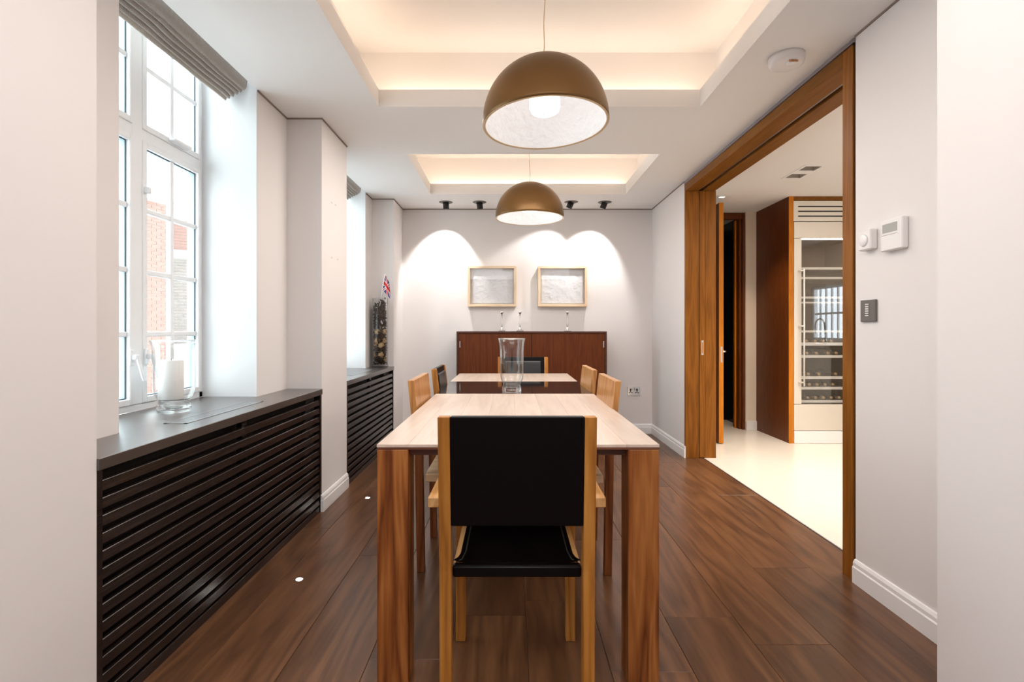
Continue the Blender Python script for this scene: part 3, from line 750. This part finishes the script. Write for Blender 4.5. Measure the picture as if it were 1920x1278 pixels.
dup(sc, (.235, 2.515, 0), PI/2, 'solid-backed wooden side chair on the doorway side, nearer of the two')
dup(sc, (.235, 3.15, 0), PI/2, 'solid-backed wooden side chair on the doorway side, farther of the two')
# the farther chair on the window side has a leather back
r = thing('leather_side_chair', (-.200, 3.21, 0), 'oak side chair with dark leather inner back on the window side, farther from the camera', 'chair', 'side chairs along the table')
r.rotation_euler = (0, 0, -PI/2)
for ch in sc.children:
    if not ch.name.startswith('backrest'): dup(ch, parent=r)
ch = next(c for c in ac.children if c.name.startswith('backrest')); dup(ch, parent=r)
loc = r.location.copy(); r.location = (0, 0, 0)
for s in (-1, 1):
    a, b = sorted((s*HW, s*(HW-.032)))
    MB().loft([(a, -.232, .56), (b, -.232, .56), (b, -.196, .56), (a, -.196, .56)], [(a, -.264, .875), (b, -.264, .875), (b, -.235, .875), (a, -.235, .875)], bev=.002).build('back_post', 'oak_z', r)
r.location = loc

# ------------------------------------------------------------------ sideboard, candlesticks, pictures, socket
SY = 5.05
sb = thing('sideboard', (.21, 5.24, 0), 'red-brown two-door sideboard against the back wall below the pictures', 'sideboard')
sx0, sx1, sz = -.532, .952, 1.090
B('carcass', 'sideboard_x', sb, (sx0, sx0+.02, SY, 5.44, 0, sz-.02), (sx1-.02, sx1, SY, 5.44, 0, sz-.02), (sx0, sx1, 5.43, 5.44, 0, sz-.02), (sx0+.02, sx1-.02, SY+.02, 5.43, .06, .08), (sx0+.02, sx1-.02, SY+.05, SY+.07, 0, .08))
B('top', 'sideboard_x', sb, (sx0, sx1, SY, 5.455, sz-.02, sz), bev=.001)
for a, b, hx in ((sx0+.022, .208, sx0+.030), (.213, sx1-.022, sx1-.036)):
    dd = B('door', 'sideboard_z', sb, (a, b, SY+.002, SY+.022, .085, sz-.024), bev=.001)
    B('flush_pull', 'chrome', dd, (hx, hx+.008, SY-.0005, SY+.002, sz-.16, sz-.095))
cs = None
for i, (px, lab) in enumerate(((941, 'glass-stemmed silver candlestick on the sideboard, leftmost of the three'), (975, 'glass-stemmed silver candlestick on the sideboard, middle one of the three'), (1064, 'glass-stemmed silver candlestick on the sideboard, rightmost, standing apart'))):
    y = 5.27; x = (px-957)*y/960
    if cs is None:
        cs = thing('candlestick', (0, 0, 0), lab, 'candlestick', 'candlesticks on the sideboard')
        MB().box(-.034, .034, -.034, .034, 0, .016, bev=.003).lathe([(0, .016), (.018, .016), (.012, .026), (.016, .036), (.010, .044), (0, .044)], seg=24).build('base', 'chrome', cs)
        MB().lathe([(0, .044), (.0085, .044), (.0095, .11), (.0085, .178), (0, .178)], seg=20).build('stem', 'vase_glass', cs)
        MB().lathe([(0, .176), (.009, .176), (.017, .192), (.020, .205), (.012, .205), (.010, .194), (0, .194)], seg=24).build('candle_cup', 'chrome', cs)
        cs.location = (x, y, sz)
    else: dup(cs, (x, y, sz), 0, lab)
for i, (a, b, lab) in enumerate(((877, 968, 'pale wood box-framed white relief picture on the left above the sideboard'), (1009, 1101, 'pale wood box-framed white relief picture on the right above the sideboard'))):
    yf = YB-.075; x0, x1 = (a-957)*yf/960, (b-957)*yf/960; z1, z0 = H+(618-498.5)*yf/960, H+(618-574.5)*yf/960; k = .024
    t = thing('framed_picture', ((x0+x1)/2, YB-.03, z0), lab, 'picture')
    for q in (z0, z1-k): B('frame_rail', 'pale_frame_x', t, (x0, x1, yf, YB-.002, q, q+k), bev=.0015)
    for q in (x0, x1-k): B('frame_stile', 'pale_frame_z', t, (q, q+k, yf, YB-.002, z0+k, z1-k), bev=.0015)
    B('mount', 'mat_board', t, (x0+k, x1-k, YB-.03, YB-.02, z0+k, z1-k))
    # embossed sheet with ragged faint relief
    tt = bmesh.new(); nx, nz = 44, 34; g = []
    for j in range(nz+1):
        row = []
        for q in range(nx+1):
            x = x0+k+.014+(x1-x0-2*k-.028)*q/nx; z = z0+k+.014+(z1-z0-2*k-.028)*j/nz
            d_ = noise.noise(Vector((x*40, z*55, i*9)))*.003+noise.noise(Vector((x*14, z*14, i*5)))*.004
            row.append(tt.verts.new((x, YB-.036+d_, z)))
        g.append(row)
    for j in range(nz):
        for q in range(nx): tt.faces.new((g[j][q], g[j][q+1], g[j+1][q+1], g[j+1][q]))
    MB().merge(tt, True).build('relief_sheet', 'paper', t)
    B('glazing', 'picture_glass', t, (x0+k, x1-k, yf+.010, yf+.012, z0+k, z1-k))
t = thing('wall_socket', (1.30, YB-.006, .45), 'chrome double power socket low on the back wall, right of the table', 'socket')
so0, so1 = (1176-957)*YB/960, (1200-957)*YB/960; sz0, sz1 = H-(741.5-618)*YB/960, H-(724-618)*YB/960
B('plate', 'chrome', t, (so0, so1, YB-.008, YB-.0005, sz0, sz1), bev=.003)
for cx in (so0+.034, so1-.034):
    B('socket_insert', 'black', t, (cx-.008, cx+.008, YB-.010, YB-.008, sz0+.055, sz0+.075), (cx-.020, cx-.008, YB-.010, YB-.008, sz0+.030, sz0+.038), (cx+.008, cx+.020, YB-.010, YB-.008, sz0+.030, sz0+.038), (cx-.004, cx+.004, YB-.010, YB-.008, sz0+.035, sz0+.06))
    B('switch_rocker', 'chrome', t, (cx+(.014 if cx < 1.3 else -.028), cx+(.028 if cx < 1.3 else -.014), YB-.013, YB-.008, sz0+.06, sz0+.085), bev=.002)

# adjustable ceiling spots
LB = ['leftmost black spotlight in the ceiling by the back wall', 'second black ceiling spotlight from the left, by the far pendant', 'third black ceiling spotlight from the left, tilted, right of the far pendant', 'rightmost black spotlight in the ceiling by the back wall, tilted']
for i, (x, y, tx) in enumerate(((-.653, 5.18, 0), (-.313, 5.18, .1), (.615, 5.17, -.45), (.955, 5.18, -.35))):
    t = thing('ceiling_spotlight', (x, y, ZC), LB[i], 'spotlight', 'spotlights in the ceiling by the back wall')
    MB().lathe([(0, ZC-.003), (.060, ZC-.003), (.070, ZC-.001), (.070, ZC), (0, ZC)], c=(x, y, 0), seg=32).build('ceiling_plate', 'plate_dark', t)
    dv = Vector((tx, .35, -1)).normalized(); p = Vector((x, y, ZC-.004))
    MB().cyl(p, p+dv*.062, .030, 24).build('lamp_head', 'rail_black', t)
    q = p+dv*.0625
    MB().cyl(q, q+dv*.001, .020, 20).build('lamp_lens', 'downlight_lens' if i != 1 else 'lcd', t)

# ------------------------------------------------------------------ pendant lamps
def pendant(x, y, z, roll, label, lumen):
    t = thing('pendant_lamp', (x, y, z), label, 'lamp', 'bronze dome pendants over the table')
    R = .30; n = 22
    outer = [(R*math.sin(a), R*math.cos(a)) for a in [k*PI/2/n for k in range(n+1)]]
    RM = Matrix.Rotation(roll[0], 4, 'X') @ Matrix.Rotation(roll[1], 4, 'Y')
    MB().lathe(outer+[(R, -.014), (R-.005, -.014), (R-.006, -.013)]+[((R-.006)*math.sin(a), (R-.006)*math.cos(a)) for a in [k*PI/2/n for k in range(n, -1, -1)]], c=(x, y, z), seg=72, mat=RM).build('shade', 'bronze', t)
    # plaster lining with moulded relief
    tb_ = bmesh.new(); S, K = 96, 34; rings = []
    for k in range(1, K+1):
        a = k*PI/2/K; ring = []
        for i in range(S):
            ph = 2*PI*i/S; v = Vector((math.sin(a)*math.cos(ph), math.sin(a)*math.sin(ph), math.cos(a)))
            env = min(1, (K-k)/4)
            rr = R-.014 - env*(.010*max(0, noise.noise(v*9+Vector((3, 1, 7))))+.010*abs(noise.noise(v*17)))
            p = v*rr
            ring.append(tb_.verts.new(p))
        rings.append(ring)
    top = tb_.verts.new((0, 0, R-.014))
    for i in range(S): tb_.faces.new((top, rings[0][i], rings[0][(i+1) % S]))
    for a, b in zip(rings, rings[1:]):
        for i in range(S): tb_.faces.new((a[i], b[i], b[(i+1) % S], a[(i+1) % S]))
    # rim joining lining to shade
    rim = [tb_.verts.new(((R-.012)*math.cos(2*PI*i/S), (R-.012)*math.sin(2*PI*i/S), -.012)) for i in range(S)]
    for i in range(S): tb_.faces.new((rings[-1][i], rim[i], rim[(i+1) % S], rings[-1][(i+1) % S]))
    bmesh.ops.recalc_face_normals(tb_, faces=tb_.faces)
    bmesh.ops.transform(tb_, matrix=Matrix.Translation((x, y, z)) @ RM, verts=tb_.verts)
    MB().merge(tb_, True).build('plaster_lining', 'plaster', t)
    MB().lathe([(R-.013, -.0145), (R-.001, -.0155), (R-.001, -.0140), (R-.013, -.0125)], c=(x, y, z), seg=72, mat=RM, closed=True).build('rim', 'brass_rim', t)
    MB().lathe([(0, .040), (.045, .042), (.066, .052), (.073, .070), (.073, .20), (0, .20)], c=(x, y, z), seg=40, mat=RM).build('frosted_bulb', 'bulb', t)
    MB().lathe([(0, .036), (.009, .037), (.009, .042), (0, .042)], c=(x, y, z), seg=16, mat=RM).build('finial', 'grey_metal', t)
    B_ = MB(); pts = []
    topz = z+R*.995
    for k in range(13):
        u = k/12; zz = topz+(ZT-topz)*u
        pts.append((x+.004*math.sin(u*9)*(1-u)+(RM @ Vector((0, 0, R))).x*(1-u), y+(RM @ Vector((0, 0, R))).y*(1-u), zz))
    B_.tube(pts, .0022, 8); B_.build('cord', 'brass_rim', t)
    MB().cyl((x, y, ZT-.03), (x, y, ZT), .05).build('ceiling_rose', 'skirting_paint', t)
    l = bpy.data.lights.new('pendant_glow', 'POINT'); l.energy = lumen; l.color = (1, .95, .88); l.shadow_soft_size = .05
    o = bpy.data.objects.new('pendant_glow', l); o.location = (x, y, z-.0); C.objects.link(o)
    o.location = (x, y, z+.02)
pendant(.168, 2.45, 2.098, (-.030, -.036), 'large bronze dome pendant hanging nearest the camera over the table', .5)
pendant(.169, 4.50, 2.098, (0, 0), 'bronze dome pendant hanging farther away over the table end', 1.0)

# ------------------------------------------------------------------ glass vases, candle
def hurricane(x, y, z, R, h, label):
    t = thing('hurricane_vase', (x, y, z), label, 'vase')
    MB().lathe([(a*R, b*h) for a, b in [(0, 0), (.67, 0), (.71, .012), (.715, .04), (.70, .075), (.655, .10), (.64, .125), (.66, .15), (.60, .152), (0, .150)]], c=(x, y, z), seg=56).build('glass_foot', 'vase_glass', t)
    MB().lathe([(a*R, b*h) for a, b in [(.655, .152), (.72, .18), (.80, .225), (.85, .29), (.865, .38), (.87, .55), (.875, .75), (.89, .84), (.93, .92), (1.0, 1.0), (.985, 1.006), (.970, 1.0), (.905, .92), (.865, .84), (.85, .75), (.845, .55), (.84, .38), (.82, .29), (.77, .235), (.69, .19), (.63, .162)]], c=(x, y, z), seg=56, closed=True).build('glass_bowl', 'vase_thin', t)
    MB().lathe([(R*.965, h), (R*.985, h*1.010), (R*1.003, h), (R*.985, h*.99)], c=(x, y, z), seg=56, closed=True).build('glass_rim', 'vase_glass', t)
    return t
hurricane(.008, 2.97, TZ, .079, .305, 'empty clear glass hurricane vase standing on the dark table leaf')
hurricane(-1.51, 2.30, CT, .094, .31, 'clear glass hurricane vase holding a white candle on the window cabinet')
t = thing('pillar_candle', (-1.518, 2.29, CT+.048), 'thick white pillar candle inside the glass vase by the near window', 'candle')
MB().lathe([(0, 0), (.047, 0), (.049, .003), (.049, .172), (.046, .177), (.040, .175), (.015, .172), (0, .172)], c=t.location, seg=40).build('wax', 'candle_wax', t)
MB().tube([tuple(t.location+Vector((0, 0, .172))), tuple(t.location+Vector((.002, 0, .182)))], .0012, 6).build('wick', 'black', t)

# tall cylinder vase with dried fillers and a little flag
vx, vy = -1.262, 4.955; vr, vh = .076, .665
t = thing('cylinder_vase', (vx, vy, CT), 'tall clear glass cylinder vase filled with dried cones and balls', 'vase')
MB().lathe([(0, 0), (vr, 0), (vr, vh), (vr-.005, vh), (vr-.005, .022), (0, .022)], c=(vx, vy, CT), seg=40).build('glass_wall', 'vase_thin', t)
balls = []; rnd = random.Random(3)
src_ball = src_cone = None
def top_at(x): return CT+.615+.035*max(-1, min(1, (x-vx)/.06))
zc = CT+.046; nb = 0
layer = 0
while True:
    n = 3; rb = .0295
    base = layer*PI/3
    done = False
    for k in range(n):
        a = base+2*PI*k/n; x = vx+.036*math.cos(a); y = vy+.036*math.sin(a)
        z = zc+rb
        if z+rb > top_at(x)+CT*0: done = True; continue
        zrel = z-CT
        pb = .7 if zrel < .13 else (.3 if zrel < .19 else (.8 if zrel < .36 else .12))
        if rnd.random() < pb:
            lab = 'tan dried seed ball packed among dark cones in the tall cylinder vase'
            if src_ball is None:
                tb2 = bmesh.new(); bmesh.ops.create_icosphere(tb2, subdivisions=3, radius=.0285)
                for v in tb2.verts: v.co *= 1+.05*noise.noise(v.co*90)
                o = MB().merge(tb2, True).build('seed_ball', 'tan_ball'); tag(o, lab, 'dried ball', 'dried balls in the tall vase'); o.location = (x, y, z); src_ball = o
                for v in o.data.vertices: v.co.z -= .0285
            else: o = dup(src_ball, (x, y, z), rnd.random()*6)
        else:
            if src_cone is None:
                tb2 = bmesh.new(); bmesh.ops.create_icosphere(tb2, subdivisions=3, radius=.0290)
                for v in tb2.verts:
                    az = math.atan2(v.co.y, v.co.x); v.co *= .93+.07*math.sin(az*8+v.co.z*220)*math.sin(v.co.z*330)
                o = MB().merge(tb2, False).build('pine_cone', 'cone_brown'); tag(o, 'dark brown pine cone packed inside the tall cylinder vase', 'pine cone', 'pine cones in the tall vase'); o.location = (x, y, z); src_cone = o
                for v in o.data.vertices: v.co.z -= .0285
            else: o = dup(src_cone, (x, y, z), rnd.random()*6)
        o.rotation_euler = (rnd.random()*6, rnd.random()*6, 0)
    zc += .0445; layer += 1
    if layer > 13: break
tb2 = bmesh.new()
for k in range(900):
    a = rnd.random()*2*PI; rr_ = .062*math.sqrt(rnd.random()); x = vx+rr_*math.cos(a); y = vy+rr_*math.sin(a)
    z = CT+.03+rnd.random()*(top_at(x)+.02-CT-.03)
    q = Matrix.Translation((x, y, z)) @ Matrix.Rotation(rnd.random()*6, 4, 'X') @ Matrix.Rotation(rnd.random()*6, 4, 'Z') @ Matrix.Diagonal((.013, .008, .004, 1))
    bmesh.ops.create_icosphere(tb2, subdivisions=1, radius=1, matrix=q)
fo = MB().merge(tb2).build('potpourri', 'cone_brown', kind='stuff'); tag(fo, 'dark brown dried chips filling the gaps in the tall cylinder vase', 'potpourri')
f = thing('small_flag', (vx+.008, vy-.03, CT+vh-.1), 'small paper union flag on a white stick poking out of the tall vase', 'flag')
sx, sy = vx+.012, vy-.035; s0 = Vector((sx-.012, sy, CT+.555)); s1 = Vector((sx+.045, sy, CT+.895))
MB().tube([s0, s1], .004, 8).build('stick', 'white_stick', f)
tb2 = bmesh.new(); nu, nv = 60, 36; g = []
hd_ = (s0-s1).normalized()
for i in range(nu+1):
    u = i/nu; col = []
    for j in range(nv+1):
        v = j/nv
        p = s1+hd_*(.010+.150*v)+Vector((.088*u**.9*(.5+.5*v), .014*math.sin(u*9+v*1.5), -.085*u**1.3*1.0-.02*u*v))
        col.append(tb2.verts.new(p))
    g.append(col)
def jack(u, v):
    x, y = (u-.5)*2, (v-.5)           # flag 2:1, x in -1..1, y in -.5...5
    if abs(y) < .10 or abs(x) < .10: return 0
    if abs(y) < .167 or abs(x) < .167: return 1
    for s in (1, -1):
        d_ = (y-s*.5*x)/math.sqrt(1.25)
        if abs(d_) < .035: return 0
        if abs(d_) < .10: return 1
    return 2
fs = []
for i in range(nu):
    for j in range(nv):
        fc = tb2.faces.new((g[i][j], g[i+1][j], g[i+1][j+1], g[i][j+1])); fc.material_index = jack((i+.5)/nu, (j+.5)/nv); fc.smooth = True
me = bpy.data.meshes.new('cloth'); 
for v in tb2.verts: v.co -= f.location
tb2.to_mesh(me); tb2.free()
for n_ in ('flag_red', 'flag_white', 'flag_blue'): me.materials.append(M[n_])
o = bpy.data.objects.new('cloth', me); C.objects.link(o); o.parent = f

# ------------------------------------------------------------------ small wall and ceiling fittings
t = thing('smoke_detector', (1.305, 2.42, ZC-.05), 'round white smoke detector on the ceiling near the doorway', 'smoke detector')
MB().lathe([(0, ZC-.046), (.060, ZC-.046), (.072, ZC-.040), (.077, ZC-.030), (.079, ZC-.012), (.079, ZC), (0, ZC)], c=(1.305, 2.42, 0), seg=48).build('housing', 'white_plastic', t)
MB().lathe([(0, ZC-.058), (.020, ZC-.058), (.024, ZC-.046), (0, ZC-.046)], c=(1.305, 2.38, 0), seg=24).build('sensor_cap', 'white_plastic', t)
m = MB()
for k in range(7): m.box(1.305-.021+k*.0062, 1.305-.021+k*.0062+.003, 2.355, 2.358, ZC-.056, ZC-.047)
m.build('sensor_grille', 'orange_edge_z', t)
t = thing('thermostat', (1.50, 2.0, 1.42), 'white wall thermostat with grey display, nearest the camera', 'thermostat')
B('housing', 'white_plastic', t, (1.489, XR-.0005, 1.946, 2.062, 1.418, 1.541), bev=.004)
B('display', 'lcd', t, (1.4875, 1.489, 1.972, 2.048, 1.490, 1.524))
B('flap_line', 'hole_grey', t, (1.4884, 1.489, 1.972, 2.055, 1.4795, 1.481))
t = thing('dial_thermostat', (1.50, 2.14, 1.44), 'small white dial thermostat beside the doorway frame', 'thermostat')
B('housing', 'white_plastic', t, (1.484, XR-.0005, 2.111, 2.186, 1.440, 1.524), bev=.004)
MB().lathe([(0, .006), (.021, .006), (.024, .004), (.025, 0), (0, 0)], c=(1.484, 2.150, 1.480), seg=32, mat=Matrix.Rotation(-PI/2, 4, 'Y')).build('dial', 'white_plastic', t)
t = thing('light_switch', (1.51, 2.155, 1.14), 'dark square keypad light switch with a column of small buttons', 'switch')
B('plate', 'plate_dark', t, (XR-.010, XR-.0005, 2.112, 2.203, 1.140, 1.232), bev=.002)
for k in range(6): B('button', 'button_light', t, (XR-.0125, XR-.010, 2.150, 2.170, 1.163+k*.0095, 1.1685+k*.0095), bev=.0005)
# small lights let into the floor
for i, (x, y) in enumerate(((-.937, 2.27), (-.94, 3.37))):
    t = thing('floor_light', (x, y, 0), ['small bright round light let into the floor before the near radiator cabinet', 'small bright round light let into the floor beside the pier'][i], 'floor light')
    MB().lathe([(.013, .0006), (.017, .0015), (.020, .0003), (.020, 0)], c=(x, y, 0), seg=28).build('ring', 'chrome', t)
    MB().lathe([(0, .0012), (.013, .0012), (.013, 0), (0, 0)], c=(x, y, 0), seg=24).build('lens', 'led_white', t)
# filler marks left on the pier
for px, py, lab in ((622, 380, 'upper left pale filler dab on the pier'), (629, 384, 'upper right pale filler dab on the pier'), (622, 483, 'lower left pale filler dab on the pier'), (633, 486, 'lower right pale filler dab on the pier')):
    Y = -XP*960/(957-px); z = H+(618-py)*Y/960
    tag(B('filler_mark', 'filler', None, (XP, XP+.0006, Y-.012, Y+.012, z-.004, z+.004)), lab, 'wall mark', 'filler marks on the pier')
